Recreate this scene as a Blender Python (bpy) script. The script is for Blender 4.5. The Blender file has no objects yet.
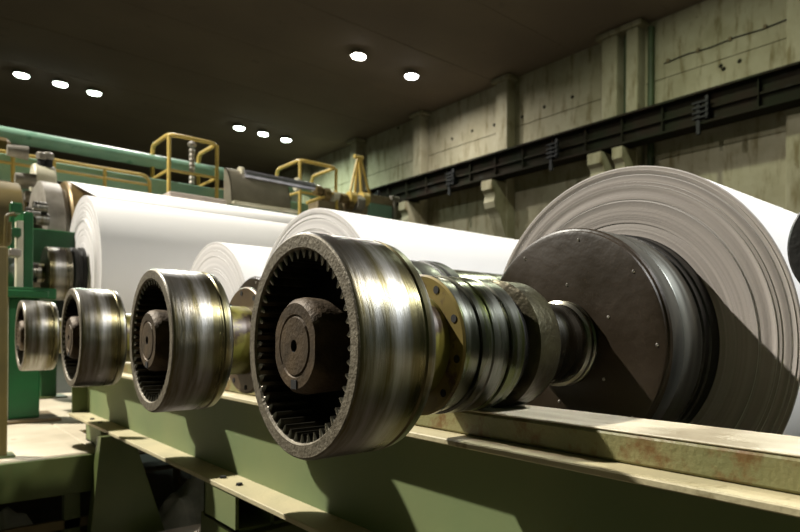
import bpy, math, random
from mathutils import Vector, Matrix
random.seed(7)
SC = bpy.context.scene
COL = SC.collection
PI = math.pi
# ------------------------------------------------------------------ camera frame
CAMZ = 1.6
F, PX = 611.0, 465.0
S_, C_ = .6821, .7312
def hor(x): return 331 + .0057*(x+105)
def X_at(x, Y):
    t = (x-PX)/F; return Y*(S_+t*C_)/(C_-t*S_)
def Y_at(x, X):
    t = (x-PX)/F; return X*(C_-t*S_)/(S_+t*C_)
def Z_at(x, y, X, Y):
    return (hor(x)-y)*(S_*X+C_*Y)/F + CAMZ
def onY(x, y, Y):            # a point of the vertical plane Y = const
    X = X_at(x, Y); return Vector((X, Y, Z_at(x, y, X, Y)))
def onX(x, y, X):
    Y = Y_at(x, X); return Vector((X, Y, Z_at(x, y, X, Y)))

# ------------------------------------------------------------------ materials
def mat(name, c1, c2=None, rough=.5, metal=0, scale=4, stretch=(1,1,1), bump=0, bscale=40,
        c3=None, s3=3, t3=.6, rvar=0, detail=5, w3=.08, coat=0, bstretch=None, spec=.5):
    m = bpy.data.materials.new(name); m.use_nodes = True
    nt = m.node_tree; N = nt.nodes; L = nt.links
    b = N['Principled BSDF']
    b.inputs['Roughness'].default_value = rough; b.inputs['Metallic'].default_value = metal
    b.inputs['Coat Weight'].default_value = coat
    b.inputs['Specular IOR Level'].default_value = spec
    tc = N.new('ShaderNodeTexCoord'); mp = N.new('ShaderNodeMapping')
    mp.inputs['Scale'].default_value = stretch
    L.new(tc.outputs['Object'], mp.inputs['Vector'])
    n = N.new('ShaderNodeTexNoise'); n.inputs['Scale'].default_value = scale; n.inputs['Detail'].default_value = detail
    L.new(mp.outputs[0], n.inputs['Vector'])
    r = N.new('ShaderNodeValToRGB')
    r.color_ramp.elements[0].position = .35; r.color_ramp.elements[1].position = .65
    r.color_ramp.elements[0].color = (*c1, 1); r.color_ramp.elements[1].color = (*(c2 or c1), 1)
    L.new(n.outputs['Fac'], r.inputs['Fac'])
    out = r.outputs['Color']
    if c3:
        n3 = N.new('ShaderNodeTexNoise'); n3.inputs['Scale'].default_value = s3; n3.inputs['Detail'].default_value = 8
        n3.inputs['Roughness'].default_value = .65
        L.new(mp.outputs[0], n3.inputs['Vector'])
        r3 = N.new('ShaderNodeValToRGB'); r3.color_ramp.elements[0].position = t3; r3.color_ramp.elements[1].position = min(1, t3+w3)
        L.new(n3.outputs['Fac'], r3.inputs['Fac'])
        mx = N.new('ShaderNodeMix'); mx.data_type = 'RGBA'
        L.new(r3.outputs['Color'], mx.inputs['Factor']); L.new(out, mx.inputs[6]); mx.inputs[7].default_value = (*c3, 1)
        out = mx.outputs[2]
    L.new(out, b.inputs['Base Color'])
    if rvar:
        mr = N.new('ShaderNodeMapRange'); mr.inputs['To Min'].default_value = max(.03, rough-rvar); mr.inputs['To Max'].default_value = rough+rvar
        mr.inputs['From Min'].default_value = .3; mr.inputs['From Max'].default_value = .7
        L.new(n.outputs['Fac'], mr.inputs['Value']); L.new(mr.outputs[0], b.inputs['Roughness'])
    if bump:
        nb = N.new('ShaderNodeTexNoise'); nb.inputs['Scale'].default_value = bscale; nb.inputs['Detail'].default_value = 3
        if bstretch:
            mb = N.new('ShaderNodeMapping'); mb.inputs['Scale'].default_value = bstretch
            L.new(tc.outputs['Object'], mb.inputs['Vector']); L.new(mb.outputs[0], nb.inputs['Vector'])
        else: L.new(mp.outputs[0], nb.inputs['Vector'])
        bp = N.new('ShaderNodeBump'); bp.inputs['Strength'].default_value = bump; bp.inputs['Distance'].default_value = .01
        L.new(nb.outputs['Fac'], bp.inputs['Height']); L.new(bp.outputs[0], b.inputs['Normal'])
    return m

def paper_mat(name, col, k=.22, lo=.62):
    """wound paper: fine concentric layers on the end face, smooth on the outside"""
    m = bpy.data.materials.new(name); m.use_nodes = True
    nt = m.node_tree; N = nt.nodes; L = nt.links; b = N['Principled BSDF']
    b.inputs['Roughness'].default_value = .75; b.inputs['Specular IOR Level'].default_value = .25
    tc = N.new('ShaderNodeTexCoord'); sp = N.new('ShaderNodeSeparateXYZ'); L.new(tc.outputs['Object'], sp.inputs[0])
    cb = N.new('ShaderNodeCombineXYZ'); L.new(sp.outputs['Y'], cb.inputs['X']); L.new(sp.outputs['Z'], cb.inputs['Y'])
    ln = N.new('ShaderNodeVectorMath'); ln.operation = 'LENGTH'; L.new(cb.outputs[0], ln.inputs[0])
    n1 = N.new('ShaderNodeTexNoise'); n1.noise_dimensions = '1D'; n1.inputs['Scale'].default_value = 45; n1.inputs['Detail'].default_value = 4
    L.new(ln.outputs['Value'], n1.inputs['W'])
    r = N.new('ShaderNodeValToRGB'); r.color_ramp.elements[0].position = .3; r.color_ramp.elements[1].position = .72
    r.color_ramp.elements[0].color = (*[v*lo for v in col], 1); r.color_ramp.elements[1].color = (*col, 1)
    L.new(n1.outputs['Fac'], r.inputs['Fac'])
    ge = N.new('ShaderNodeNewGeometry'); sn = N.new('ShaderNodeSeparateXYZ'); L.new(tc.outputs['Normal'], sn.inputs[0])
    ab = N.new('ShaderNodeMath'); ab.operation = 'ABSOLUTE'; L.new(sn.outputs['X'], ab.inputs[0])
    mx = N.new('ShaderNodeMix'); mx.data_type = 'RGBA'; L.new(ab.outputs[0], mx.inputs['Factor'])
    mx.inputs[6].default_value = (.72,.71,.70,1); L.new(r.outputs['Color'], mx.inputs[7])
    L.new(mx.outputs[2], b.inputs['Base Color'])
    ng = N.new('ShaderNodeTexNoise'); ng.inputs['Scale'].default_value = 120; L.new(tc.outputs['Object'], ng.inputs['Vector'])
    ad = N.new('ShaderNodeMath'); ad.operation = 'MULTIPLY_ADD'; ad.inputs[1].default_value = .35
    L.new(ng.outputs['Fac'], ad.inputs[0]); L.new(n1.outputs['Fac'], ad.inputs[2])
    ml = N.new('ShaderNodeMath'); ml.operation = 'MULTIPLY'; L.new(ad.outputs[0], ml.inputs[0]); L.new(ab.outputs[0], ml.inputs[1])
    bp = N.new('ShaderNodeBump'); bp.inputs['Strength'].default_value = k; bp.inputs['Distance'].default_value = .012
    L.new(ml.outputs[0], bp.inputs['Height']); L.new(bp.outputs[0], b.inputs['Normal'])
    return m

def emit(name, col, k):
    m = bpy.data.materials.new(name); m.use_nodes = True
    b = m.node_tree.nodes['Principled BSDF']
    b.inputs['Base Color'].default_value = (*col, 1)
    b.inputs['Emission Color'].default_value = (*col, 1); b.inputs['Emission Strength'].default_value = k
    return m

M = {}
M['steel'] = mat('turned_steel', (.14,.13,.10), (.34,.335,.32), rough=.31, metal=1, scale=2.2, stretch=(7,.5,.5), rvar=.08,
                 c3=(.12,.105,.055), s3=1.4, t3=.50, w3=.10, bump=.12, bscale=26, bstretch=(14,1,1))
M['dark_steel'] = mat('oiled_dark_steel', (.10,.095,.07), (.26,.25,.22), rough=.26, metal=1, scale=2.5, stretch=(7,.8,.8), rvar=.10,
                 c3=(.07,.065,.03), s3=2.0, t3=.52, w3=.12, bump=.05, bscale=10, bstretch=(10,1,1))
M['cast'] = mat('sandy_cast_rim', (.11,.092,.062), (.19,.165,.12), rough=.62, metal=.35, scale=60, bump=.35, bscale=130)
M['tooth'] = mat('greasy_gear_teeth', (.05,.045,.035), (.13,.12,.09), rough=.28, metal=.8, scale=20)
M['bore'] = mat('black_grease', (.008,.007,.005), (.015,.012,.008), rough=.5, metal=.2, scale=10)
M['boss'] = mat('rusty_brown_boss', (.042,.026,.011), (.088,.056,.026), rough=.6, metal=.35, scale=18, bump=.3, bscale=90)
M['olive'] = mat('worn_olive_paint', (.13,.13,.02), (.22,.19,.04), rough=.4, metal=.2, scale=6, c3=(.05,.03,.015), s3=5, t3=.56)
M['yellowflange'] = mat('worn_yellow_flange', (.20,.145,.03), (.14,.105,.025), rough=.45, metal=.1, scale=9, c3=(.07,.04,.02), s3=12, t3=.55)
M['brownflange'] = mat('worn_brown_flange', (.12,.08,.035), (.08,.05,.025), rough=.45, metal=.3, scale=9)
M['housing'] = mat('oily_bearing_steel', (.05,.05,.032), (.17,.17,.145), rough=.27, metal=.95, scale=3, stretch=(8,1,1), rvar=.10,
                 c3=(.07,.08,.025), s3=2.5, t3=.50, bump=.06, bscale=20)
M['bronze'] = mat('brown_green_ring', (.05,.042,.024), (.085,.078,.04), rough=.38, metal=.7, scale=9, bump=.4, bscale=40)
M['disc'] = mat('dark_brown_disc', (.017,.0115,.006), (.028,.019,.011), rough=.38, metal=0, spec=.3, scale=5, rvar=.08, bump=.15, bscale=30)
M['rim'] = mat('grey_steel_rim', (.07,.07,.06), (.15,.15,.13), rough=.38, metal=.8, scale=3, stretch=(10,.6,.6), rvar=.08)
M['black'] = mat('black_rubbery_flange', (.004,.004,.004), (.010,.009,.008), rough=.42, scale=30, bump=.2, bscale=60)
M['hole'] = mat('black_hole', (.004,.004,.004), rough=.8)
M['brightbolt'] = mat('bright_bolt', (.35,.33,.3), rough=.35, metal=.9)
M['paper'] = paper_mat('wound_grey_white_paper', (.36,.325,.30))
M['paperw'] = paper_mat('wound_white_paper', (.60,.58,.575), .10, .8)
M['web'] = mat('white_paper_sheet', (.82,.81,.80), rough=.7)
M['beam'] = mat('pale_green_beam_paint', (.185,.215,.098), (.150,.195,.09), rough=.6, scale=1.5,
                c3=(.15,.15,.035), s3=2.2, t3=.66, w3=.2, bump=.05, bscale=30, spec=.2)
M['flange'] = mat('dusty_cream_green_flange', (.48,.42,.255), (.40,.36,.22), rough=.6, scale=6, c3=(.20,.16,.07), s3=7, t3=.62, bump=.2, bscale=60)
M['rail'] = mat('chipped_green_rail', (.22,.20,.085), (.17,.17,.07), rough=.5, scale=5, c3=(.15,.085,.025), s3=16, t3=.49, w3=.15, bump=.22, bscale=70)
M['railtop'] = mat('worn_cream_rail_top', (.60,.55,.42), (.48,.42,.30), rough=.5, scale=9, stretch=(2,.6,1), c3=(.25,.18,.10), s3=7, t3=.62, bump=.3, bscale=80)
M['leg'] = mat('dull_green_leg', (.085,.105,.028), (.065,.09,.022), rough=.5, scale=3, c3=(.09,.07,.02), s3=3, t3=.6, w3=.2)
M['platform'] = mat('dusty_pale_concrete', (.50,.44,.33), (.40,.35,.255), rough=.75, scale=3, c3=(.25,.2,.13), s3=2.5, t3=.64, bump=.2, bscale=40)
M['green'] = mat('bright_green_paint', (.002,.085,.018), (.004,.062,.014), rough=.4, scale=4, c3=(.03,.04,.02), s3=3, t3=.66)
M['cream'] = mat('cream_edge_paint', (.55,.52,.40), (.45,.42,.30), rough=.5, scale=5)
M['teal'] = mat('mint_teal_paint', (.20,.37,.275), (.25,.43,.32), rough=.42, scale=3, c3=(.09,.25,.16), s3=3, t3=.62)
M['yellow'] = mat('yellow_rail_paint', (.60,.43,.11), (.52,.38,.10), rough=.42, scale=6)
M['ochre'] = mat('ochre_post_paint', (.12,.085,.018), (.08,.06,.012), rough=.5, scale=4)
M['brown'] = mat('brown_drum_steel', (.20,.14,.055), (.15,.10,.04), rough=.35, metal=.5, scale=3, stretch=(3,1,1))
M['greymetal'] = mat('grey_machine_metal', (.30,.28,.24), (.20,.18,.15), rough=.45, metal=.4, scale=7)
M['beige'] = mat('beige_machine_housing', (.30,.24,.15), (.20,.16,.09), rough=.5, metal=.2, scale=6)
M['guard'] = mat('grey_brown_guard_sheet', (.30,.27,.205), (.23,.205,.155), rough=.42, metal=.5, scale=4)
M['chrome'] = mat('bluish_steel_tube', (.45,.45,.52), (.32,.32,.38), rough=.35, metal=.9, scale=4)
M['board'] = mat('dusty_pinkish_board', (.42,.36,.31), (.35,.3,.26), rough=.7, scale=8)
M['ceiling'] = mat('dark_brown_ceiling', (.20,.155,.12), (.235,.185,.14), rough=.85, scale=.3, c3=(.16,.12,.09), s3=1.2, t3=.6, w3=.2)
M['floor'] = mat('dark_dirty_floor', (.05,.035,.02), (.03,.022,.013), rough=.8, scale=2)
M['farwall'] = mat('dark_far_wall', (.03,.026,.02), (.022,.02,.015), rough=.9, scale=1)
M['crane'] = mat('dark_crane_girder', (.020,.014,.010), (.014,.016,.009), rough=.9, scale=1.2, c3=(.024,.024,.02), s3=1.5, t3=.6, spec=.08)
M['rag'] = mat('grey_rag_cloth', (.5,.52,.47), (.32,.33,.3), rough=.85, scale=8)
M['dirt'] = mat('dirty_pit_beam', (.16,.12,.06), (.10,.07,.04), rough=.8, scale=5)
M['curb'] = mat('pale_concrete_curb', (.5,.46,.42), (.4,.36,.32), rough=.8, scale=8)

def concrete(name):
    """greenish beige wall: damp patches, panel joints at fixed heights, drips"""
    m = bpy.data.materials.new(name); m.use_nodes = True
    nt = m.node_tree; N = nt.nodes; L = nt.links; b = N['Principled BSDF']; b.inputs['Roughness'].default_value = .85
    b.inputs['Specular IOR Level'].default_value = .2
    tc = N.new('ShaderNodeTexCoord')
    def noise(sc, st, d=6):
        mp = N.new('ShaderNodeMapping'); mp.inputs['Scale'].default_value = st; L.new(tc.outputs['Object'], mp.inputs[0])
        n = N.new('ShaderNodeTexNoise'); n.inputs['Scale'].default_value = sc; n.inputs['Detail'].default_value = d; n.inputs['Roughness'].default_value = .6
        L.new(mp.outputs[0], n.inputs[0]); return n.outputs['Fac']
    def ramp(f, p0, p1, a, c):
        r = N.new('ShaderNodeValToRGB'); r.color_ramp.elements[0].position = p0; r.color_ramp.elements[1].position = p1
        r.color_ramp.elements[0].color = (*a, 1); r.color_ramp.elements[1].color = (*c, 1); L.new(f, r.inputs[0]); return r.outputs[0]
    base = ramp(noise(.7, (1,1,1)), .35, .65, (.28,.255,.165), (.38,.35,.25))
    drip = ramp(noise(1.2, (1,2.6,.6)), .52, .68, (1,1,1), (.55,.50,.38))
    spot = ramp(noise(5, (1,1,1)), .66, .74, (1,1,1), (.5,.44,.33))
    def mul(a, c):
        mx = N.new('ShaderNodeMix'); mx.data_type = 'RGBA'; mx.blend_type = 'MULTIPLY'; mx.inputs[0].default_value = 1
        L.new(a, mx.inputs[6]); L.new(c, mx.inputs[7]); return mx.outputs[2]
    L.new(mul(mul(base, drip), spot), b.inputs['Base Color'])
    return m
M['concrete'] = concrete('stained_concrete')
def stained_pillar():
    """concrete pilaster with a yellow-brown rust run below the girder seat"""
    m = concrete('rust_stained_concrete'); nt = m.node_tree; N = nt.nodes; L = nt.links; b = N['Principled BSDF']
    src = b.inputs['Base Color'].links[0].from_socket
    tc = N.new('ShaderNodeTexCoord'); sp = N.new('ShaderNodeSeparateXYZ'); L.new(tc.outputs['Object'], sp.inputs[0])
    n = N.new('ShaderNodeTexNoise'); n.inputs['Scale'].default_value = 5
    mp = N.new('ShaderNodeMapping'); mp.inputs['Scale'].default_value = (1, 3, .5); L.new(tc.outputs['Object'], mp.inputs[0]); L.new(mp.outputs[0], n.inputs[0])
    def rng(v, a, c, d, e):
        r = N.new('ShaderNodeMapRange'); r.inputs[1].default_value = a; r.inputs[2].default_value = c; r.inputs[3].default_value = d; r.inputs[4].default_value = e
        L.new(v, r.inputs[0]); return r.outputs[0]
    def op(o, a, c):
        q = N.new('ShaderNodeMath'); q.operation = o; L.new(a, q.inputs[0]); L.new(c, q.inputs[1]); return q.outputs[0]
    y = rng(sp.outputs['Y'], STAIN[0], STAIN[0]+.05, 0, 1); y2 = rng(sp.outputs['Y'], STAIN[1]-.03, STAIN[1], 1, 0)
    z = rng(sp.outputs['Z'], STAIN[2], STAIN[3], 0, 1.6)
    f = op('MULTIPLY', op('MULTIPLY', y, y2), op('MULTIPLY', z, rng(n.outputs['Fac'], .35, .6, .2, 1)))
    mx = N.new('ShaderNodeMix'); mx.data_type = 'RGBA'; L.new(f, mx.inputs[0]); L.new(src, mx.inputs[6]); mx.inputs[7].default_value = (.33,.20,.02,1)
    mx.clamp_factor = True
    L.new(mx.outputs[2], b.inputs['Base Color']); return m

# ------------------------------------------------------------------ mesh helpers
class MB:
    def __init__(s): s.v = []; s.f = []; s.mi = []
    def add(s, vs, fs, mi=0):
        o = len(s.v); s.v += [Vector(v) for v in vs]; s.f += [tuple(i+o for i in f) for f in fs]; s.mi += [mi]*len(fs); return s
    def box(s, x0, x1, y0, y1, z0, z1, mi=0, bev=0):
        if bev:
            b = min(bev, abs(x1-x0)*.45, abs(y1-y0)*.45, abs(z1-z0)*.45)
            vs = []
            for x, sx in ((x0,1),(x1,-1)):
                for y, sy in ((y0,1),(y1,-1)):
                    for z, sz in ((z0,1),(z1,-1)):
                        vs += [(x+sx*b, y+sy*b, z), (x+sx*b, y, z+sz*b), (x, y+sy*b, z+sz*b)]
            import bmesh
            bm = bmesh.new()
            for v in vs: bm.verts.new(v)
            r = bmesh.ops.convex_hull(bm, input=bm.verts)
            bmesh.ops.dissolve_limit(bm, angle_limit=.01, verts=bm.verts, edges=bm.edges)
            bm.verts.index_update()
            s.add([v.co.copy() for v in bm.verts], [[v.index for v in f.verts] for f in bm.faces], mi); bm.free(); return s
        vs = [(x0,y0,z0),(x1,y0,z0),(x1,y1,z0),(x0,y1,z0),(x0,y0,z1),(x1,y0,z1),(x1,y1,z1),(x0,y1,z1)]
        return s.add(vs, [(3,2,1,0),(4,5,6,7),(0,1,5,4),(1,2,6,5),(2,3,7,6),(3,0,4,7)], mi)
    def prism(s, pts, axis, a, b, mi=0):
        """pts: outline in the two other axes, extruded along axis from a to b"""
        def mk(p, t):
            return {'x': (t, p[0], p[1]), 'y': (p[0], t, p[1]), 'z': (p[0], p[1], t)}[axis]
        n = len(pts)
        s.add([mk(p, a) for p in pts]+[mk(p, b) for p in pts],
              [tuple(range(n))[::-1], tuple(range(n, 2*n))]+[(i, (i+1)%n, n+(i+1)%n, n+i) for i in range(n)], mi); return s
    def lathe(s, prof, seg=96, c=(0,0,0), axis='x', mi=0, mis=None, cap=True):
        """prof [(along, radius)]"""
        rings = []
        vs = []
        for a, r in prof:
            for k in range(seg):
                t = 2*PI*k/seg
                p = {'x': (a, r*math.cos(t), r*math.sin(t)), 'z': (r*math.cos(t), r*math.sin(t), a), 'y': (r*math.sin(t), a, r*math.cos(t))}[axis]
                vs.append((p[0]+c[0], p[1]+c[1], p[2]+c[2]))
        o = len(s.v); s.v += [Vector(v) for v in vs]
        for i in range(len(prof)-1):
            for k in range(seg):
                k2 = (k+1) % seg
                s.f.append((o+i*seg+k, o+(i+1)*seg+k, o+(i+1)*seg+k2, o+i*seg+k2)); s.mi.append(mis[i] if mis else mi)
        if cap:
            s.f.append(tuple(o+k for k in range(seg))); s.mi.append(mis[0] if mis else mi)
            e = o+(len(prof)-1)*seg
            s.f.append(tuple(e+k for k in reversed(range(seg)))); s.mi.append(mis[-1] if mis else mi)
        return s
    def cyl(s, a, b, r, seg=24, r2=None, mi=0):
        a = Vector(a); b = Vector(b); d = (b-a).normalized()
        u = d.orthogonal().normalized(); w = d.cross(u); r2 = r if r2 is None else r2
        vs = []
        for p, q in ((a, r), (b, r2)):
            for k in range(seg):
                t = 2*PI*k/seg; vs.append(p+u*q*math.cos(t)+w*q*math.sin(t))
        return s.add(vs, [(k, (k+1)%seg, seg+(k+1)%seg, seg+k) for k in range(seg)]+[tuple(range(seg))[::-1], tuple(range(seg, 2*seg))], mi)
    def tube(s, pts, r, seg=12, bend=.0, mi=0):
        pts = [Vector(p) for p in pts]
        if bend:
            q = [pts[0]]
            for i in range(1, len(pts)-1):
                a, b, c = pts[i-1], pts[i], pts[i+1]
                l = min(bend, (a-b).length*.45, (c-b).length*.45)
                p0 = b+(a-b).normalized()*l; p1 = b+(c-b).normalized()*l
                for k in range(7):
                    t = k/6; q.append(p0*(1-t)**2+b*2*t*(1-t)+p1*t*t)
            q.append(pts[-1]); pts = q
        rings = []; u = None; vs = []
        for i, p in enumerate(pts):
            d = ((pts[min(i+1, len(pts)-1)]-pts[max(i-1, 0)])).normalized()
            if u is None: u = d.orthogonal().normalized()
            u = (u-d*u.dot(d)).normalized(); w = d.cross(u)
            for k in range(seg):
                t = 2*PI*k/seg; vs.append(p+u*r*math.cos(t)+w*r*math.sin(t))
        n = len(pts); fs = [(i*seg+k, i*seg+(k+1)%seg, (i+1)*seg+(k+1)%seg, (i+1)*seg+k) for i in range(n-1) for k in range(seg)]
        fs += [tuple(range(seg))[::-1], tuple((n-1)*seg+k for k in range(seg))]
        return s.add(vs, fs, mi)
    def build(s, name, mats, parent=None, smooth=True, loc=None):
        import bmesh
        me = bpy.data.meshes.new(name)
        off = Vector(loc) if loc is not None else (wpos(parent) if parent is not None else Vector((0,0,0)))
        me.from_pydata([v-off for v in s.v], [], s.f); 
        if not isinstance(mats, (list, tuple)): mats = [mats]
        for m in mats: me.materials.append(m)
        for p, i in zip(me.polygons, s.mi): p.material_index = i
        bm = bmesh.new(); bm.from_mesh(me); bmesh.ops.recalc_face_normals(bm, faces=bm.faces); bm.to_mesh(me); bm.free()
        if smooth:
            for p in me.polygons: p.use_smooth = True
            me.set_sharp_from_angle(angle=math.radians(32))
        o = bpy.data.objects.new(name, me); COL.objects.link(o)
        if parent is not None: o.parent = parent; o['_w'] = tuple(off)
        else:
            o.location = off; o['_w'] = tuple(off)
        return o
def wpos(o): return Vector(o['_w'])
def tag(o, label, cat, group=None):
    o['label'] = label; o['category'] = cat
    if group: o['group'] = group
    return o
def thing(name, label, cat, loc, group=None):
    o = bpy.data.objects.new(name, None); COL.objects.link(o); o.location = loc; o['_w'] = tuple(loc)
    o.empty_display_size = .1
    return tag(o, label, cat, group)
def struct(o): o['kind'] = 'structure'; return o
def kids(o): return [c for c in bpy.data.objects if c.parent == o]
def copy_tree(o, parent=None):
    c = o.copy(); COL.objects.link(c); c.parent = parent
    for ch in kids(o): copy_tree(ch, c)
    return c
def H(h): return h+CAMZ

# ------------------------------------------------------------------ the hall
XW = 20.0; ZC = H(11.36)  # hall sizes and distances doubled about the camera, entered as final values
struct(MB().box(-18, 20.6, -8, 56.5, -.1, 0).build('floor', M['floor'], smooth=False))
cb = MB().box(-18, 20.6, -8, 56.5, ZC, ZC+.3)
for k in range(16):                                            # shallow roof-panel joints
    y = -6+k*4.2; cb.box(-18, 20.0, y, y+.04, ZC-.012, ZC)
struct(cb.build('ceiling', M['ceiling'], smooth=False))
wb = MB()
zs = [0, H(3.8), H(6.29), H(9.15), ZC]
for a, b in zip(zs[:-1], zs[1:]): wb.box(XW, XW+.5, -8, 56.5, a+.02, b-.02)
wb.box(XW+.04, XW+.5, -8, 56.5, 0, ZC)
struct(wb.build('wall_right', M['concrete'], smooth=False))
struct(MB().box(-18, 20.6, 56, 56.4, 0, ZC).build('wall_far', M['farwall'], smooth=False))

STAIN = (6.60, 6.86, H(3.6), H(7.6))
M['pillar_stain'] = stained_pillar()
def pilaster(y0, y1, label, m=None):
    o = thing('wall_pilaster', label, 'pilaster', (XW, (y0+y1)/2, 0), 'concrete pilasters along the side wall')
    MB().box(XW-.55, XW, y0, y1, 0, ZC-.25, bev=.03).build('shaft', m or M['concrete'], o, False)
    MB().box(XW-.65, XW, y0-.2, y1+.2, ZC-.25, ZC-.04, bev=.03).build('cap', M['concrete'], o, False)
    z = H(6.62)
    pts = [(XW-.55, z), (XW-1.45, z), (XW-1.45, z-.4), (XW-1.3, z-.52), (XW-1.24, z-.68), (XW-1.3, z-.92), (XW-1.22, z-1.16),
           (XW-1.05, z-1.32), (XW-.9, z-1.56), (XW-.72, z-2.0), (XW-.55, z-2.4)]
    if m is None: MB().prism(pts, 'y', y0+.04, y1-.04).build('corbel', M['concrete'], o, False)
pl = [(36.4, 37.0, 'concrete pilaster farthest away, leftmost of the pilasters on the side wall'),
      (30.2, 30.84, 'concrete pilaster behind the yellow tripod frame'),
      (24.24, 24.88, 'concrete pilaster between the tripod frame and the middle of the side wall'),
      (18.24, 18.94, 'concrete pilaster above the long roll of the third spool, mid wall'),
      (12.72, 13.40, 'left half of the double concrete pilaster above the nearest paper roll'),
      (11.86, 12.34, 'right half of the double concrete pilaster above the nearest paper roll'),
      (5.2, 6.84, 'concrete pilaster at the right edge with a yellow rust run')]
for a, b, l in pl: pilaster(a, b, l, M['pillar_stain'] if a == 5.2 else None)
M['dpipe'] = mat('dark_green_pipe', (.05,.08,.03), (.035,.05,.02), rough=.6, scale=2)
for y, l in ((12.53, 'dark green downpipe in the slot of the double pilaster'), (11.55, 'dark green downpipe right of the double pilaster')):
    o = MB().cyl((XW-.14, y, 0), (XW-.14, y, ZC-.28), .12).build('downpipe', M['dpipe'], loc=(XW-.14, y, 0))
    tag(o, l, 'pipe')
t = thing('wall_cable', 'thin dark cable clipped along the wall above the crane girder', 'cable', (XW-.04, 7, H(9.7)))
MB().tube([(XW-.04, 6.9+k*.84, H(9.72)-(.05 if k % 2 else 0)) for k in range(6)], .018, 8).build('cable', M['hole'], t)
for k in range(4): MB().box(XW-.07, XW, 7.6+k*1.1, 7.7+k*1.1, H(9.66), H(9.78)).build('clip', M['dirt'], t, False)
for i, (x, y) in enumerate(((365,134),(397,128),(451,139),(471,131),(493,125),(521,117),(543,107),(571,97),(602,87),(719,66),(722,69),(738,61))):
    p = onX(x, y, XW)
    o = MB().lathe([(p.x-.04, .05), (p.x+.0, .075)], 12, c=(0, p.y, p.z)).build('anchor_plate', M['crane'], loc=p)
    tag(o, 'small dark anchor plate on the concrete wall above the crane girder', 'anchor plate', 'anchor plates in a row above the crane girder')

# crane girder
XG = 18.64
zt, zb = H(7.77), H(6.71)
t = thing('crane_girder', 'long dark riveted crane girder carried on the wall corbels', 'girder', (XG+.4, 16, zb))
MB().box(XG+.28, XG+.36, -7, 54, zb+.06, zt-.06).build('web_plate', M['crane'], t, False)
MB().box(XG, XG+.68, -7, 54, zt-.07, zt).build('top_flange', M['crane'], t, False)
MB().box(XG, XG+.68, -7, 54, zb, zb+.07).build('bottom_flange', M['crane'], t, False)
MB().box(XG+.16, XG+.3, -7, 54, zb+.48, zb+.55).build('conductor_bar', M['crane'], t, False)
for k in range(32):
    y = -2+k*1.56; MB().box(XG+.12, XG+.28, y, y+.04, zb+.07, zt-.07).build('stiffener', M['crane'], t, False)
for k in range(6):
    y = 9.1+k*5.96
    b = MB().box(XG-.05, XG+.05, y, y+.12, zb-.32, zb+.72).box(XG-.07, XG+.05, y-.28, y-.18, zb+.12, zb+.84)
    for j in range(4): b.box(XG-.10, XG+.08, y-.28, y+.24, zb+.16+j*.16, zb+.21+j*.16)
    b.build('hanger_bracket', M['hole'], t, False)

# ceiling lamps (high-bay discs)
LM = {'g': emit('green_white_lamp', (.85,1,.88), 22), 'w': emit('white_lamp', (.95,.97,1), 26), 'p': emit('warm_lamp', (1,.93,.86), 30)}
lamp0 = None
def ceiling_lamp(x, y, kind, label, r=.28):
    d = (ZC-.12-CAMZ)*F/(hor(x)-y); rr = (x-PX)/F*d
    p = Vector((S_*d+C_*rr, C_*d-S_*rr, ZC))
    o = thing('ceiling_lamp', label, 'lamp', p, 'round high bay lamps in the ceiling')
    MB().lathe([(p.z, r*.9), (p.z-.18, r*1.12), (p.z-.18, r*1.02), (p.z-.10, r)], 32, c=(p.x, p.y, 0), axis='z').build('reflector', M['greymetal'], o)
    MB().lathe([(p.z-.17, r*1.02), (p.z-.22, r*.9), (p.z-.25, r*.5), (p.z-.255, .01)], 32, c=(p.x, p.y, 0), axis='z').build('lens', LM[kind], o)
    return p
lp = []
for x, y, k, l in ((20,74,'g','round ceiling lamp, leftmost of the upper left row of three'),
                   (59,83,'g','round ceiling lamp, middle of the upper left row of three'),
                   (93,92,'g','round ceiling lamp, right one of the upper left row of three'),
                   (238,127,'g','round ceiling lamp, left one of the three above the curved guard'),
                   (262,133,'g','round ceiling lamp, middle one of the three above the curved guard'),
                   (285,139,'g','round ceiling lamp, right one of the three above the curved guard'),
                   (357,55,'p','warm white ceiling lamp, left of the two near the ceiling middle'),
                   (410,75,'w','bluish white ceiling lamp, right of the two near the ceiling middle')):
    lp.append((ceiling_lamp(x, y, k, l), k))

# ------------------------------------------------------------------ rail beam on its legs
RT = H(-.21); FX = 1.09; WX = 1.185
Y0, Y1 = -1.2, 5.95
t = thing('rail_beam', 'long pale green steel beam with cream rail top carrying the spools', 'beam', (WX, 2.4, H(-.70)))
MB().box(1.17, 1.385, Y0, Y1, H(-.283), RT-.004, bev=.008).build('rail', M['rail'], t, False)
MB().box(1.172, 1.383, Y0, Y1-.002, RT-.005, RT, bev=.002).build('rail_top', M['railtop'], t, False)
MB().box(FX, 1.46, Y0, Y1, H(-.300), H(-.283), bev=.003).build('upper_flange', M['flange'], t, False)
MB().box(WX, WX+.03, Y0, Y1-.01, H(-.67), H(-.30)).build('web', M['beam'], t, False)
MB().box(1.055, 1.46, Y0, Y1, H(-.692), H(-.67), bev=.003).build('lower_flange', M['flange'], t, False)
MB().box(WX-.11, WX-.0, Y1-.03, Y1-.012, H(-.67), H(-.30)).build('end_plate', M['leg'], t, False)
for y in (5.38, 5.13, 2.82, 2.64):
    MB().lathe([(H(-.67), .016), (H(-.66), .014)], 6, c=(1.11, y, 0), axis='z').build('flange_bolt', M['hole'], t, False)

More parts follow.
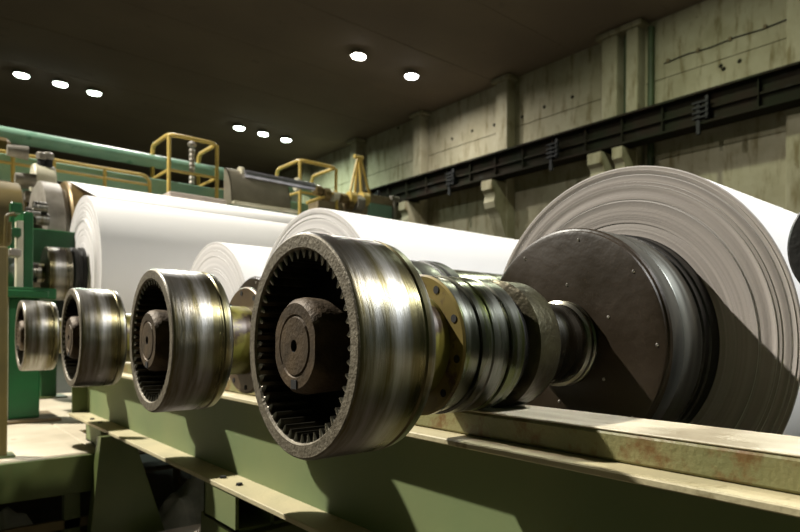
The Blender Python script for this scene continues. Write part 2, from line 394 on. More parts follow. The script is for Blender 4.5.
# supports
def support(y0, y1, zb_, label, top):
    o = thing('beam_support', label, 'support', (1.2, (y0+y1)/2, zb_), 'supports under the rail beam')
    b = MB().box(1.06, 1.075, y0, y1, top[0], H(-.693)).box(1.40, 1.415, y0, y1, top[0], H(-.693))
    b.box(1.06, 1.415, y0, y0+.015, top[0]+.01, H(-.693)) if False else b
    b.box(1.06, 1.415, y1-.015, y1, top[0], H(-.693)).box(1.06, 1.415, y0, y1, top[0], top[0]+.012)
    b.box(1.22, 1.235, y0, y1, top[0], H(-.693))
    b.build('bracket_box', M['beam'], o, False)
    return o
PZ = H(-.815)
o = support(4.88, 5.34, PZ, 'green box bracket at the far end of the rail beam on the pale platform', (PZ,))
o2 = support(2.56, 2.92, 0, 'green leg with open box bracket under the middle of the rail beam', (H(-.85),))
MB().prism([(2.50, H(-.85)), (2.98, H(-.85)), (3.04, 0), (2.44, 0)], 'x', 1.07, 1.42).build('leg', M['leg'], o2, False)
o3 = thing('gusset_leg', 'wide tapered dark green leg below the platform edge', 'support', (1.1, 4.6, 0), 'supports under the rail beam')
MB().prism([(1.0, H(-.695)), (1.19, H(-.695)), (1.46, 0), (.92, 0)], 'y', 4.60, 4.71).build('leg_plate', M['leg'], o3, False)
MB().box(.88, 1.5, 4.5, 4.74, 0, .02).build('foot_plate', M['leg'], o3, False)
o4 = thing('beam_support', 'green support under the near end of the rail beam', 'support', (1.2, -.5, 0), 'supports under the rail beam')
MB().prism([(-.75, H(-.693)), (-.3, H(-.693)), (-.2, 0), (-.85, 0)], 'x', 1.07, 1.42).build('leg', M['leg'], o4, False)

# platform
t = thing('platform', 'pale dusty concrete platform with a dark green edge beam at left', 'platform', (0, 6.5, 0))
MB().box(-4, 1.02, 4.78, 9.6, PZ-.06, PZ, bev=.01).box(1.02, 3.0, 4.86, 9.6, PZ-.06, PZ, bev=.01).build('deck', M['platform'], t, False)
MB().box(-4, 1.05, 4.74, 4.78, PZ-.26, PZ-.012, bev=.004).build('edge_beam', M['leg'], t, False)
for x0, x1 in ((.83, .92), (-1.2, -1.1)): MB().box(x0, x1, 4.79, 4.88, 0, PZ-.06).build('post', M['leg'], t, False)
MB().box(.2, 1.04, 4.79, 4.83, PZ-.5, PZ-.44).build('brace', M['dirt'], t, False)

# under-beam clutter
t = thing('concrete_slab', 'pale concrete slab on the floor between the green beam legs', 'slab', (2.2, 3.8, 0))
MB().box(1.1, 3.4, 3.2, 4.38, 0, H(-1.33), bev=.01).build('slab_block', M['curb'], t, False)
for i, (y, z, r) in enumerate(((5.7,.93,.03),(5.9,.80,.02),(5.7,.66,.035),(5.9,.52,.02),(5.6,.42,.03))):
    o = MB().box(1.35, 4.4, y, y+.05, z, z+r).build('cross_pipe', M['dirt'], loc=(3, y, z))
    tag(o, 'dirty brown steel bar running low behind the rail beam', 'bar', 'low steel bars behind the rail beam')
for x in (1.9, 4.2):
    o = MB().box(x, x+.05, 5.96, 6.02, 0, .98).build('bar_frame', M['dirt'], loc=(x, 5.99, 0))
    tag(o, 'dark upright frame holding the low steel bars behind the beam', 'frame', 'frames of the low steel bars')
def rag(c, rx, ry, h, label):
    b = MB(); n = 22; vs = []; 
    ph = [random.uniform(0, 6) for _ in range(6)]
    for i in range(n+1):
        for j in range(n+1):
            u = i/n*2-1; v = j/n*2-1
            e = max(0, 1-(u*u+v*v)**1.2)
            z = h*e**.6*(.55+.25*math.sin(5*u+ph[0]+2*v)+.25*math.sin(7*v+ph[1]-3*u)+.12*math.sin(13*u+ph[2]))
            vs.append((c[0]+rx*u*(1+.12*math.sin(5*v+ph[3])), c[1]+ry*v*(1+.15*math.sin(4*u+ph[4])), c[2]+max(.004, z)))
    vs += [(v[0], v[1], c[2]) for v in vs]
    m = (n+1)**2
    fs = [(i*(n+1)+j, (i+1)*(n+1)+j, (i+1)*(n+1)+j+1, i*(n+1)+j+1) for i in range(n) for j in range(n)]
    b.add(vs[:m], fs); o = b.build('rag_heap', M['rag'], loc=c); tag(o, label, 'rag'); return o
rag((1.95, 5.05, 0), .55, .38, .62, 'heap of grey crumpled rags under the rail beam')
rag((.55, 5.6, 0), .3, .4, .3, 'grey rag heap below the platform by the green post')

# ------------------------------------------------------------------ spools
AX = H(-.028)
NT = 46
def coupling_mb():
    """internal gear ring, local x = 0 at the front face"""
    b = MB(); per = 8; n = NT*per; L = .20; R = .25
    def tooth(k):
        q = k % per
        return .193 if q in (0, 1) else (.199 if q in (2, 7) else .2115)
    loops = [('c', L, .14), ('c', L, .236), ('c', L-.008, R-.004), ('c', L-.03, R), ('c', L-.034, R-.004), ('c', L-.038, R-.004), ('c', L-.042, R), ('c', .010, R), ('c', .003, R-.0035), ('c', 0, R-.007),
             ('c', 0, .2165), ('c', .005, .2125), ('t', .008, 0), ('t', .10, 0), ('c', .101, .226), ('c', .15, .226), ('c', .155, .09)]
    mats = [1,0,0,0,0,0,0,0,2,2,2,3,3,1,1,1]
    for kind, x, r in loops:
        for k in range(n):
            t = 2*PI*k/n; q = tooth(k) if kind == 't' else r
            b.v.append(Vector((x, q*math.cos(t), q*math.sin(t))))
    for i in range(len(loops)-1):
        for k in range(n):
            k2 = (k+1) % n; b.f.append((i*n+k, (i+1)*n+k, (i+1)*n+k2, i*n+k2)); b.mi.append(mats[i])
    return b
MATC = [M['steel'], M['bore'], M['cast'], M['tooth']]
def boss_mb():
    b = MB(); seg = 96
    prof = [(.16, .10), (.02, .108), (.004, .104), (-.006, .094), (-.006, .070), (-.003, .068), (-.003, .065), (-.007, .063), (-.007, .014), (.03, .014), (.03, .001)]
    for a, r in prof:
        for k in range(seg):
            t = 2*PI*k/seg; y = r*math.cos(t); z = r*math.sin(t)
            y = max(-.090, min(.090, y)); b.v.append(Vector((a, y, z)))
    for i in range(len(prof)-1):
        for k in range(seg):
            k2 = (k+1) % seg; b.f.append((i*seg+k, (i+1)*seg+k, (i+1)*seg+k2, i*seg+k2)); b.mi.append(1 if i > 7 else 0)
    return b
def make_spool(y, label, rot, fr=.181, fm='yellowflange'):
    ax = Vector((.645, y, AX))
    o = thing('reel_spool', label, 'spool', ax, 'steel reel spools resting on the rail beam')
    def P(mb, name, m, parent=None, roll=False):
        mb.v = [v+ax for v in mb.v]
        q = mb.build(name, m, parent or o)
        return q
    cp = P(coupling_mb(), 'gear_coupling', MATC); cp.rotation_euler = (rot, 0, 0)
    P(boss_mb(), 'center_boss', [M['boss'], M['hole']], cp)
    P(MB().box(-.0085, .01, -.014, .010, -.094, -.074), 'keyway', M['hole'], cp)
    P(MB().lathe([(.19, .13), (.35, .13)], 64), 'neck', M['olive'])
    fl = MB().lathe([(.34, .12), (.335, .125), (.335, fr-.005), (.340, fr), (.352, fr), (.353, .176), (.39, .176)], 96, mis=[0,0,0,1,1,1])
    f = P(fl, 'bearing_flange', [M[fm], M['housing']])
    for k in range(10):
        t = 2*PI*k/10+.2; c = (0, (fr-.023)*math.cos(t), (fr-.023)*math.sin(t))
        P(MB().lathe([(.333, .010), (.336, .009)], 16, c=c), 'bolt_hole', M['hole'], f)
    P(MB().lathe([(.39, .170), (.395, .182), (.425, .182), (.428, .178), (.434, .178), (.437, .182), (.488, .182), (.492, .174), (.498, .174), (.502, .182), (.552, .180), (.562, .170)], 96), 'bearing_housing', M['housing'])
    P(MB().lathe([(.562, .15), (.605, .15)], 64), 'seal_groove', M['hole'])
    P(MB().lathe([(.605, .165), (.612, .183), (.69, .182), (.705, .176), (.718, .165), (.722, .14)], 96), 'locating_ring', M['bronze'])
    P(MB().lathe([(.722, .127), (.900, .127), (.905, .137), (.915, .137), (.919, .131), (.926, .131), (.930, .137), (.941, .137)], 96), 'shaft_collar', M['dark_steel'])
    d = P(MB().lathe([(.94, .12), (.94, .349), (.943, .361), (.949, .364), (.952, .370), (.959, .374)], 128, cap=False), 'end_disc', M['disc'])
    for n_, q_, r_ in ((9, .335, .35), (6, .19, .6)):
        for k in range(n_):
            t = 2*PI*k/n_+r_
            P(MB().lathe([(.937, .003), (.94, .0055)], 10, c=(0, q_*math.cos(t), q_*math.sin(t))), 'disc_bolt', M['brightbolt'], d)
    P(MB().lathe([(.959, .374), (1.02, .375), (1.024, .373), (1.03, .375), (1.13, .374), (1.14, .372), (1.15, .365)], 128, cap=False), 'disc_rim', M['rim'])
    P(MB().lathe([(1.15, .360), (1.155, .374), (1.18, .375), (1.185, .380), (1.236, .380)], 128, cap=False), 'black_flange', M['black'])
    P(MB().lathe([(1.235, .352), (6.6, .352), (6.605, .13), (6.9, .13)], 96), 'core_drum', M['dark_steel'])
    return o
SY = [1.233, 2.298, 3.603, 5.301]
LB = ['nearest and largest reel spool, its toothed coupling in front of the big paper roll',
      'second reel spool from the right, empty drum, toothed coupling with brown boss',
      'third reel spool from the right, small toothed coupling beside the cream flange',
      'farthest reel spool, smallest coupling, in front of the bright green column']
for i, (y, l) in enumerate(zip(SY, LB)): make_spool(y, l, [0, .05, .02, .09][i], *([(.181, 'yellowflange')]+[(.205, 'brownflange')]*3)[i])

def paper_roll(X0, X1, y, z, R, r, label, m, amp=.12):
    b = MB(); prof = [(X1, r), (X1, R-.004), (X1-.004, R), (X0+.003, R), (X0, R-.004)]
    rr = R-.004; x = 0
    while rr > r+.012:                                        # slightly telescoped layers
        st = random.uniform(.004, .018); rr -= st; x += random.uniform(-.004, .004)*amp; x = max(-.005*amp, min(.006*amp, x))
        prof.append((X0+x, max(rr, r))); 
        if random.random() < .35: prof.append((X0+x+random.choice((-.003, .003)), max(rr-.001, r)))
    prof.append((X0, r)); prof.append((X1, r))
    b.lathe(prof, 192, c=(0, y, z), cap=False)
    o = b.build('paper_roll', m, loc=(X0, y, z))
    return tag(o, label, 'paper roll', 'jumbo paper rolls')
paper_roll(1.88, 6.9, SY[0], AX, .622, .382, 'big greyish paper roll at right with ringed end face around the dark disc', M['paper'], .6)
paper_roll(1.97, 7.0, SY[2], AX, .835, .382, 'white paper roll behind the nearest coupling, its ringed end half hidden', M['paperw'])
paper_roll(1.98, 7.0, SY[3], AX, .80, .382, 'white paper roll seen small between the second coupling and the far roll', M['paperw'])

# ------------------------------------------------------------------ the winding roll at the reel
YR, ZR, RR = 7.63, H(.61), .85
paper_roll(1.47, 7.0, YR, ZR, RR, .30, 'largest white paper roll at the left, being wound at the reel', M['paperw'])
ax = Vector((1.0, YR, ZR))
o = thing('winding_spool', 'steel spool end carrying the largest white roll, with black collar', 'spool', ax)
MB().lathe([(.93, .12), (.93, .10), (1.14, .10)], 48, c=(0, YR, ZR)).build('shaft_neck', M['dark_steel'], o)
MB().lathe([(.80, .20), (.80, .215), (.86, .22), (.90, .215), (1.0, .215), (1.0, .15)], 64, c=(0, YR, ZR)).build('bearing', M['steel'], o)
MB().lathe([(1.13, .10), (1.13, .26), (1.14, .275), (1.34, .28), (1.345, .27)], 96, c=(0, YR, ZR)).build('hub', M['steel'], o)
MB().lathe([(1.345, .275), (1.36, .29), (1.40, .29), (1.405, .28), (1.43, .28), (1.435, .295), (1.50, .295), (1.505, .28), (1.56, .28)], 96, c=(0, YR, ZR)).build('black_collar', M['black'], o)
MB().lathe([(1.56, .28), (7.1, .28)], 64, c=(0, YR, ZR)).build('core', M['dark_steel'], o)

# reel drum and paper web coming over it
DX = 1.5
p = onX(60, 181, 1.5); YD, ZT = p.y, p.z
RD = .72; ZD = ZT-RD-.01
o = thing('reel_drum', 'brown steel reel drum behind the largest roll, under the sloping paper web', 'drum', (DX, YD, ZD-RD))
MB().lathe([(DX, .3), (DX, RD-.02), (DX+.02, RD), (7.0, RD), (7.0, .3)], 128, c=(0, YD, ZD)).build('shell', M['brown'], o)
MB().lathe([(DX-.27, .12), (DX-.27, RD-.10), (DX-.24, RD-.04), (DX-.06, RD-.04), (DX-.04, RD-.1), (DX, RD-.1)], 96, c=(0, YD, ZD)).build('end_pulley', M['greymetal'], o)
MB().lathe([(DX-.9, .12), (DX-.36, .12)], 32, c=(0, YD, ZD)).build('shaft', M['dark_steel'], o)
# web: common outer tangent between drum top and roll top
def tang(y0, z0, r0, y1, z1, r1):
    dy, dz = y1-y0, z1-z0; D = math.hypot(dy, dz); a = math.atan2(dz, dy); b = math.acos((r0-r1)/D)
    t = a+b; n = (math.cos(t), math.sin(t)); return (y0+n[0]*r0, z0+n[1]*r0), (y1+n[0]*r1, z1+n[1]*r1)
A, B = tang(YR, ZR, RR+.003, YD, ZD, RD+.004)
if A[1] < ZR: pass
pts = [A, B]
for k in range(1, 9):
    t0 = math.atan2(B[1]-ZD, B[0]-YD) - k*.16; pts.append((YD+(RD+.004)*math.cos(t0), ZD+(RD+.004)*math.sin(t0)))
out = [(y, z) for y, z in pts]; inn = [(y, z-.003) for y, z in pts][::-1]
wbm = MB(); n = len(pts); 
vs = [(1.56, y, z) for y, z in out]+[(7.0, y, z) for y, z in out]
wbm.add(vs, [(i, i+1, n+i+1, n+i) for i in range(n-1)])
w = wbm.build('paper_web', M['web'], loc=(1.56, A[0], A[1])); tag(w, 'white paper web running down from the reel drum to the largest roll', 'paper web')
sm = w.modifiers.new('t', 'SOLIDIFY'); sm.thickness = .002; sm.offset = 1

# ------------------------------------------------------------------ green reel stand at the left
def slab(name, x0, x1, y0px, y1px, Y, dep, m, label=None, cat=None, parent=None, bev=.01, group=None):
    """box whose near face spans the pixel box on the plane Y and which is dep deep"""
    a = onY(x0, y1px, Y); b = onY(x1, y0px, Y)
    zl = a.z; zh = Z_at(x1, y0px, b.x, Y)
    mb = MB().box(a.x, b.x, Y, Y+dep, zl, zh, bev=bev)
    if parent is not None: return mb.build(name, m, parent, False)
    o = mb.build(name, m, None, False, loc=((a.x+b.x)/2, Y+dep/2, zl))
    return tag(o, label, cat, group)
o = thing('reel_stand', 'bright green steel reel stand with cream edge at far left', 'machine stand', (.9, 6.9, PZ))
c0 = onY(8, 300, 6.75); c1 = onY(40, 300, 6.75)
MB().box(c0.x, c1.x, 6.75, 7.1, PZ+.03, H(.30), bev=.01).build('column', M['green'], o, False)
MB().box(c0.x-.06, c0.x, 6.72, 7.1, PZ+.03, H(.30), bev=.005).build('cream_edge', M['cream'], o, False)
MB().box(c0.x-.06, c1.x+.15, 6.62, 7.3, PZ, PZ+.03, bev=.005).build('base_plate', M['dirt'], o, False)
MB().box(c0.x-.05, c1.x+.12, 6.7, 7.9, H(.30), H(.40), bev=.01).build('saddle', M['green'], o, False)
u0 = onY(23, 292, 6.8); u1 = onY(33, 292, 6.8)
MB().box(u0.x, u1.x, 6.8, 6.95, H(.40), Z_at(30, 213, u1.x, 6.8), bev=.008).build('upright', M['green'], o, False)
MB().box(u0.x-.05, u0.x, 6.8, 6.93, H(.40), Z_at(30, 222, u1.x, 6.8), bev=.004).build('cream_edge', M['cream'], o, False)
MB().box(u0.x+.1, 1.5, 8.0, 8.08, H(.75), H(1.12), bev=.01).build('cross_plate', M['green'], o, False)
MB().box(u0.x+.0, u0.x+.06, 6.95, 8.08, H(.75), H(1.12), bev=.01).build('side_plate', M['green'], o, False)
slab('bracket', 10, 22, 203, 212, 6.7, .1, M['green'], parent=o)
slab('bracket', 10, 21, 228, 236, 6.7, .1, M['green'], parent=o)
slab('bracket', 10, 14, 203, 255, 6.75, .1, M['green'], parent=o)
slab('clamp', 9, 21, 249, 256, 6.65, .15, M['greymetal'], parent=o)
MB().tube([onY(14, 214, 6.6), onY(6, 215, 6.6), onY(5, 246, 6.6), onY(9, 243, 6.6), onY(9, 222, 6.6)], .016, 10, bend=.08).build('tube_loop', M['ochre'], o)
slab('top_plate', 3, 49, 291, 297, 6.62, .1, M['green'], parent=o)

o = thing('steel_column', 'second green column standing behind the reel stand', 'column', (2.2, 9.0, PZ))
a, b = onY(41, 400, 9.0), onY(57, 400, 9.0)
MB().box(a.x, b.x, 9.0, 9.2, PZ+.02, H(.4), bev=.01).build('shaft', M['green'], o, False)
MB().box(a.x-.1, b.x+.1, 8.9, 9.3, PZ, PZ+.02).build('base', M['leg'], o, False)
# ochre post at the very left edge
a, b = onY(-3, 470, 4.9), onY(8, 470, 4.9)
o = thing('ochre_post', 'ochre painted square post at the left picture edge on the platform', 'post', ((a.x+b.x)/2, 4.95, PZ))
MB().box(a.x, b.x, 4.9, 5.0, PZ, H(.55), bev=.01).build('post_shaft', M['ochre'], o, False)
MB().box(a.x-.04, b.x+.04, 4.88, 5.04, PZ, PZ+.015).build('post_foot', M['leg'], o, False)

# blurred drive machinery behind the stand
def roller(name, x, y, Y, r, L, m, label, cat='roller', end=None):
    c = onY(x, y, Y)
    o = thing(name, label, cat, (c.x, Y, c.z-r))
    MB().lathe([(c.x, r*.5), (c.x, r*.93), (c.x+.02, r), (c.x+L-.02, r), (c.x+L, r*.93)], 48, c=(0, Y, c.z)).build('drum', m, o)
    MB().lathe([(c.x-.15, r*.22), (c.x+L+.1, r*.22)], 24, c=(0, Y, c.z)).build('shaft', end or M['dark_steel'], o)
    return o
roller('drive_pulley', 31, 181, 10.1, .24, .25, M['cream'], 'small pale pulley at upper left beside the reel drum', 'pulley')
roller('brown_roll', -36, 225, 9.0, .55, .5, M['ochre'], 'large ochre brown roll end at the left edge behind the green stand')
t = thing('drive_housing', 'beige and brown drive housing at the upper left edge', 'machine', (-.3, 9.8, H(1.6)))
slab('gear_case', -10, 24, 166, 188, 11.05, .35, M['greymetal'], parent=t, bev=.05)
slab('cover', -10, 18, 186, 192, 9.6, .3, M['cream'], parent=t, bev=.03)
slab('lower_case', -10, 27, 192, 206, 9.8, .5, M['ochre'], parent=t, bev=.05)
slab('motor', -10, 11, 138, 168, 11.05, .3, M['brown'], parent=t, bev=.06)
slab('junction_box', 12, 22, 158, 170, 11.05, .2, M['greymetal'], parent=t, bev=.02)
for x, y in ((6,150),(14,178),(24,196)):
    c = onY(x, y, 9.7); MB().lathe([(c.x, .07), (c.x+.22, .09)], 24, c=(0, 9.7, c.z)).build('bearing_cap', M['greymetal'], t)
slab('support_leg', -8, 4, 206, 420, 9.9, .3, M['ochre'], parent=t, bev=.01)
# linkage arm and yellow pipe loop
t = thing('linkage_arm', 'grey jointed linkage arm in front of the reel drum', 'linkage', onY(40, 215, 7.6))
MB().tube([onY(23, 226, 7.6), onY(33, 214, 7.6), onY(45, 212, 7.6)], .035, 12).build('arm', M['greymetal'], t)
MB().tube([onY(30, 222, 7.55), onY(42, 207, 7.55)], .03, 12).build('rod', M['greymetal'], t)
for x, y in ((40,207),(42,219),(33,213)): 
    c = onY(x, y, 7.5); MB().lathe([(c.x-.06, .04), (c.x-.06, .06), (c.x+.06, .06), (c.x+.06, .04)], 20, c=(0, 7.55, c.z), axis='x').build('joint', M['steel'], t)
o = thing('valve_pair', 'two small grey valve heads above the yellow handrail at left', 'valve', onY(43, 178, 10.0))
for x in (40.5, 47.5):
    c = onY(x, 160, 10.0); 
    MB().cyl((c.x, 10, c.z-.35), (c.x, 10, c.z), .05).build('stem', M['hole'], o)
    MB().lathe([(c.z, .05), (c.z+.01, .065), (c.z+.08, .065), (c.z+.10, .045)], 20, c=(c.x, 10, 0), axis='z').build('valve_head', M['greymetal'], o)

# ------------------------------------------------------------------ bridge: pipe, girder, handrails, cages
pa, pb = onY(-10, 132, 11.6), onY(312, 190.5, 11.6)
pa.z = pb.z = (pa.z+pb.z)/2
o = MB().tube([pa-Vector((1.5,0,0)), pb, pb+Vector((.5,.0,-.4))], .115, 28, bend=.3).build('overhead_pipe', M['teal'], loc=pa); tag(o, 'thick pale teal pipe crossing above the far machinery', 'pipe')
YB = 10.6
ga = onY(60, 178, YB); top = Z_at(110, 167.5, X_at(110, YB), YB)
t = thing('footbridge', 'mint green footbridge girder below the teal pipe', 'bridge', (3, YB+.3, 0))
MB().box(-.9, 7.2, YB+.25, YB+.33, top-.50, top, bev=.01).build('girder', M['teal'], t, False)
MB().box(-.9, 7.2, YB+.05, YB+.38, top-.46, top-.42, bev=.005).build('walkway', M['greymetal'], t, False)
for x in (-.8, 7.0): MB().box(x, x+.12, YB+.25, YB+.37, 0, top-.46).build('bridge_post', M['leg'], t, False)
zr1 = Z_at(110, 169.6, X_at(110, YB), YB); zr2 = Z_at(110, 179, X_at(110, YB), YB)
t = thing('handrail', 'long low yellow handrail along the footbridge at left', 'handrail', (1, YB, zr2-.4))
xe = X_at(149, YB)
MB().tube([(-.8, YB, zr1), (xe, YB, zr1), (xe, YB, zr1-.35)], .026, 10, bend=.15).build('top_rail', M['yellow'], t)
MB().tube([(-.8, YB, zr2), (xe, YB, zr2)], .022, 10).build('mid_rail', M['yellow'], t)
for x in (12, 53, 104): MB().tube([(X_at(x, YB), YB, zr1), (X_at(x, YB), YB, top-.44)], .026, 10).build('post', M['yellow'], t)
def cage(pxA, pxB, pxD, pxC, yt, Yn, label, group):
    """rectangular guard rail cage: near posts B, D; far posts A, C"""
    B = onY(pxB, yt, Yn); D = Vector((X_at(pxD, Yn), Yn, B.z))
    Yf = Y_at(pxA, B.x); A_ = Vector((B.x, Yf, B.z)); C = Vector((D.x, Yf, B.z))
    zb_ = top-.44; zm = zb_+(B.z-zb_)*.5
    t = thing('guard_cage', label, 'guard rail', ((B.x+D.x)/2, (Yn+Yf)/2, zb_), group)
    r = .034
    MB().tube([(A_.x, A_.y, zb_), A_, B, D, C, (C.x, C.y, zb_)], r, 12, bend=.14).build('top_rail', M['yellow'], t)
    for p in (B, D): MB().tube([(p.x, p.y, zb_), (p.x, p.y, p.z-.02)], r*.9, 12).build('post', M['yellow'], t)
    MB().tube([(A_.x, A_.y, zm), (B.x, B.y, zm)], r*.75, 10).build('mid_rail', M['yellow'], t)
    MB().tube([(B.x, B.y, zm), (D.x, D.y, zm)], r*.75, 10).build('mid_rail', M['yellow'], t)
    MB().tube([(D.x, D.y, zm), (C.x, C.y, zm)], r*.75, 10).build('mid_rail', M['yellow'], t)
    MB().box(B.x-.05, D.x+.05, Yn-.02, Yf+.05, zb_-.04, zb_).build('grating', M['greymetal'], t, False)
    return B, D, C
G = 'yellow guard cages on the footbridge'
B1, D1, C1 = cage(151.5, 168, 216, 198, 134, 10.7, 'yellow tubular guard cage left of the curved metal guard', G)
B2, D2, C2 = cage(276, 299, 335, 309, 160, 10.7, 'yellow tubular guard cage right of the curved metal guard', G)
ra, rb = onY(203, 190, 10.9), onY(235, 191, 10.9)
t = thing('handrail', 'short curved yellow handrail between left guard cage and curved guard', 'handrail', ra)
MB().tube([ra-Vector((0,0,.3)), ra+Vector((0,0,.02)), rb], .028, 10, bend=.15).build('rail_tube', M['yellow'], t)
MB().tube([rb, rb-Vector((0,0,.5))], .028, 10).build('post', M['yellow'], t)
# grey screw spindle in the left cage
c = onY(191, 192, 11.1); ct = onY(191, 146, 11.1)
t = thing('jack_spindle', 'grey threaded spindle standing upright inside the left guard cage', 'spindle', (c.x, 11.1, c.z))
MB().lathe([(top-.44+i*.04, .055 if i % 2 else .04) for i in range(int((ct.z-top+.44)/.04))], 16, c=(c.x, 11.1, 0), axis='z').build('screw', M['greymetal'], t)
MB().lathe([(ct.z-.02, .06), (ct.z+.03, .08), (ct.z+.08, .03)], 16, c=(c.x, 11.1, 0), axis='z').build('spindle_cap', M['greymetal'], t)
# dusty board resting over the reel
a, b = onY(168, 192, 9.4), onY(226, 200, 9.4)
o = MB().box(a.x, b.x, 9.4, 9.75, a.z-.14, a.z+.02, bev=.02).build('dusty_board', M['board'], loc=((a.x+b.x)/2, 9.5, a.z-.14)); tag(o, 'dusty pinkish grey board on top of the web between cage and curved guard', 'board')

# curved guard with tube
Yg = 9.55
a, b = onY(231, 201, Yg), onY(290, 212, Yg)
zg = onY(232, 164, Yg).z; z0 = a.z-.03
t = thing('curved_guard', 'curved grey brown sheet guard with steel tube along its top edge', 'guard', ((a.x+b.x)/2, Yg, z0))
hh = zg-z0
arc = [(Yg-.02+.02-.48*math.sin(q*PI/2/12)*0 - .0 + (.32*(1-math.cos(q*PI/2/12))), z0+hh*math.sin(q*PI/2/12)) for q in range(13)]
arc2 = [(y+.02, z-.015) for y, z in arc][::-1]
MB().prism(arc+arc2, 'x', a.x, b.x).build('curved_sheet', M['guard'], t)
MB().box(a.x, b.x+.1, Yg-.08, Yg+.02, z0-.02, z0+.03, bev=.01).build('bottom_lip', M['cream'], t, False)
for x in (a.x, b.x-.02):
    MB().prism([(Yg, z0)]+arc+[(Yg+.33, z0)], 'x', x, x+.02).build('side_plate', M['guard'], t)
ty = Yg+.16; tz = onY(240, 173, ty).z-.01
xa, xb = X_at(243, ty), X_at(313, ty)
MB().cyl((xa, ty, tz), (xb, ty, tz), .07, 28).build('tube', M['chrome'], t)
for x in (xa-.04, xb-.3): MB().cyl((x, ty+.1, tz+.02), (x+.05, ty+.1, tz+.02), .115, 28).build('end_disc', M['cream'], t)
# small yellow drive gear right of guard
t = thing('lift_drive', 'yellow and brown chain drive gear beside the right guard cage', 'machine', onY(330, 206, 10.2))
slab('bed', 316, 343, 202, 226, 10.2, .35, M['beige'], parent=t, bev=.03)
for x, y, r in ((314,190,.09), (322,194,.12), (331,196,.1), (340,198,.09), (346,204,.1)):
    c = onY(x, y, 10.15); MB().lathe([(c.x, r*.6), (c.x, r), (c.x+.12, r), (c.x+.12, r*.6)], 20, c=(0, 10.15, c.z)).build('pulley', random.choice((M['brown'], M['greymetal'], M['cream'])), t)
MB().tube([onY(312, 189, 10.2), onY(343, 196, 10.2)], .05, 12).build('shaft', M['cream'], t)
MB().tube([onY(306, 203, 10.1), onY(336, 192, 10.1), onY(336, 210, 10.1)], .03, 12).build('stay', M['yellow'], t)

# tripod frame + winch
t = thing('tripod_frame', 'slim yellow four-legged lifting frame in front of the far wall pilaster', 'frame', onY(358, 200, 10.4))
Yt = 10.4; tp = onY(358, 157, Yt)
for x, y, dy in ((347, 203, 0), (371, 203, 0), (353, 203, .25), (361, 203, .1)):
    f_ = onY(x, y, Yt+dy); MB().cyl(f_, (tp.x+(f_.x-tp.x)*.1, Yt+dy*.2, tp.z), .026, 10).build('leg', M['yellow'], t)
MB().cyl((tp.x-.1, Yt+.02, tp.z), (tp.x+.1, Yt+.02, tp.z), .04, 12).build('top_bar', M['yellow'], t)
t = thing('hoist_winch', 'yellow grey winch with drum at the foot of the lifting frame', 'winch', onY(356, 210, 10.2))
slab('winch_base', 344, 368, 200, 230, 10.25, .4, M['beige'], parent=t, bev=.04)
for x, y, r in ((350,198,.12), (362,199,.13), (356,203,.16)):
    c = onY(x, y, 10.15); MB().lathe([(c.x-.06, r*.5), (c.x-.06, r), (c.x+.1, r), (c.x+.1, r*.5)], 24, c=(0, 10.15, c.z)).build('rope_drum', random.choice((M['greymetal'], M['yellow'])), t)
t = thing('control_cabinet', 'small mint green cabinet standing right of the winch', 'cabinet', onY(380, 225, 10.3))
slab('cabinet_body', 369, 392, 201, 235, 10.3, .5, M['teal'], parent=t, bev=.02)
slab('cabinet_lid', 368, 393, 198.5, 202, 10.28, .54, M['beige'], parent=t, bev=.005)
slab('side_post', 393, 396, 198, 235, 10.25, .08, M['greymetal'], parent=t)
slab('mast_clamp', 391, 399, 197, 200, 10.24, .1, M['greymetal'], parent=t)
# machine beds that carry all this (hidden behind the rolls)
t = thing('machine_bed', 'green machine bed behind the rolls carrying the winch and guards', 'machine bed', (4.5, 10.6, 0))
MB().box(4.0, 7.8, 10.1, 10.6, 0, onY(369, 232, 10.3).z, bev=.02).build('bed_block', M['leg'], t, False)

# dark round edge at the right picture border: raised spare spool end
ell = Vector((1.30, .335, H(.175)))
o = thing('spare_spool_end', 'black round steel spool end just entering at the right picture edge', 'spool end', ell)
SPARE = MB().lathe([(1.30, .05), (1.30, .115), (1.305, .12), (1.42, .12), (1.42, .06)], 64, c=(0, .335, ell.z)).build('rim', M['black'], o)
MB().lathe([(1.42, .04), (1.8, .04)], 32, c=(0, .335, ell.z)).build('shaft', M['black'], o)

MB().tube([(1.6, .335, ell.z+.03), (1.6, .335, ell.z+2.6)], .012, 10).build('added_support', M['hole'], o)  # support added above the spool end, which was floating
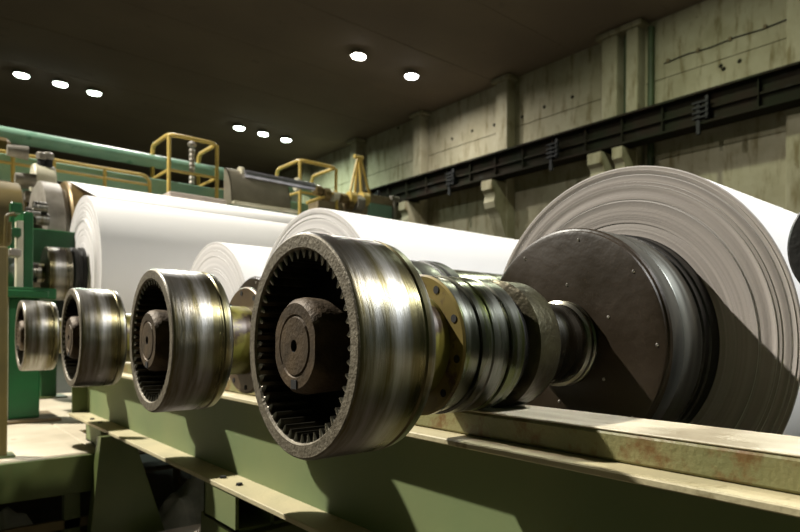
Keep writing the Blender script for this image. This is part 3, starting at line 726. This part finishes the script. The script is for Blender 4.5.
# ------------------------------------------------------------------ light
def area(name, loc, target, size, W, col, spread=180):
    l = bpy.data.lights.new(name, 'AREA'); l.shape = 'DISK'; l.size = size; l.energy = W; l.color = col; l.spread = math.radians(spread)
    o = bpy.data.objects.new(name, l); COL.objects.link(o); o.location = loc
    o.rotation_euler = (Vector(target)-Vector(loc)).to_track_quat('-Z', 'Y').to_euler(); return o
area('high_bay_key', (-5.0, 11.3, ZC-.3), (1.5, 2.5, 1.2), .34, 2250, (1,.95,.84), 120)
for p, k in lp:
    area('high_bay_light', p-Vector((0,0,.36)), p-Vector((0,0,3)), .6, 500, (.80,1,.82) if k == 'g' else (1,.95,.88), 170)
area('high_bay_right', (14.0, 9.4, ZC-.3), (15.2, 9, 0), .6, 450, (.92,1,.72), 175)
area('high_bay_reel', (5.2, 18.0, ZC-.3), (4.2, 12, 0), .6, 1250, (1,.96,.90), 175)
area('high_bay_side', (9.0, -7.5, ZC-.3), (1.5, 1.5, 1.6), 1.2, 105, (.90,.96,1), 38)
area('high_bay_side', (5.0, -6.5, ZC-.3), (1.5, 2.5, 1.6), .8, 60, (1,.93,.85), 38)
w = bpy.data.worlds.new('World'); SC.world = w; w.use_nodes = True
bg = w.node_tree.nodes['Background']; bg.inputs[0].default_value = (.60,.85,.36,1); bg.inputs[1].default_value = .058

# ------------------------------------------------------------------ camera
cd = bpy.data.cameras.new('Camera'); co = bpy.data.objects.new('Camera', cd); COL.objects.link(co)
cd.sensor_width = 36; cd.lens = F/800*36; cd.shift_x = -65/800; cd.shift_y = (334.2-266)/800
cd.clip_start = .05; cd.clip_end = 200
fw = Vector((S_, C_, 0)); rt = Vector((C_, -S_, 0)); up = Vector((0,0,1))
m = Matrix((rt, up, -fw)).transposed().to_4x4()
co.matrix_world = Matrix.Translation((0,0,CAMZ)) @ m @ Matrix.Rotation(.0057, 4, 'Z')
cd.dof.use_dof = True; cd.dof.focus_distance = 1.45; cd.dof.aperture_fstop = 4.5
SC.camera = co
SC.view_settings.view_transform = 'Standard'; SC.view_settings.look = 'None'
SC.view_settings.gamma = 1; SC.view_settings.use_curve_mapping = False
SC.view_settings.exposure = 0.0
for o in list(bpy.data.objects):
    if '_w' in o: del o['_w']
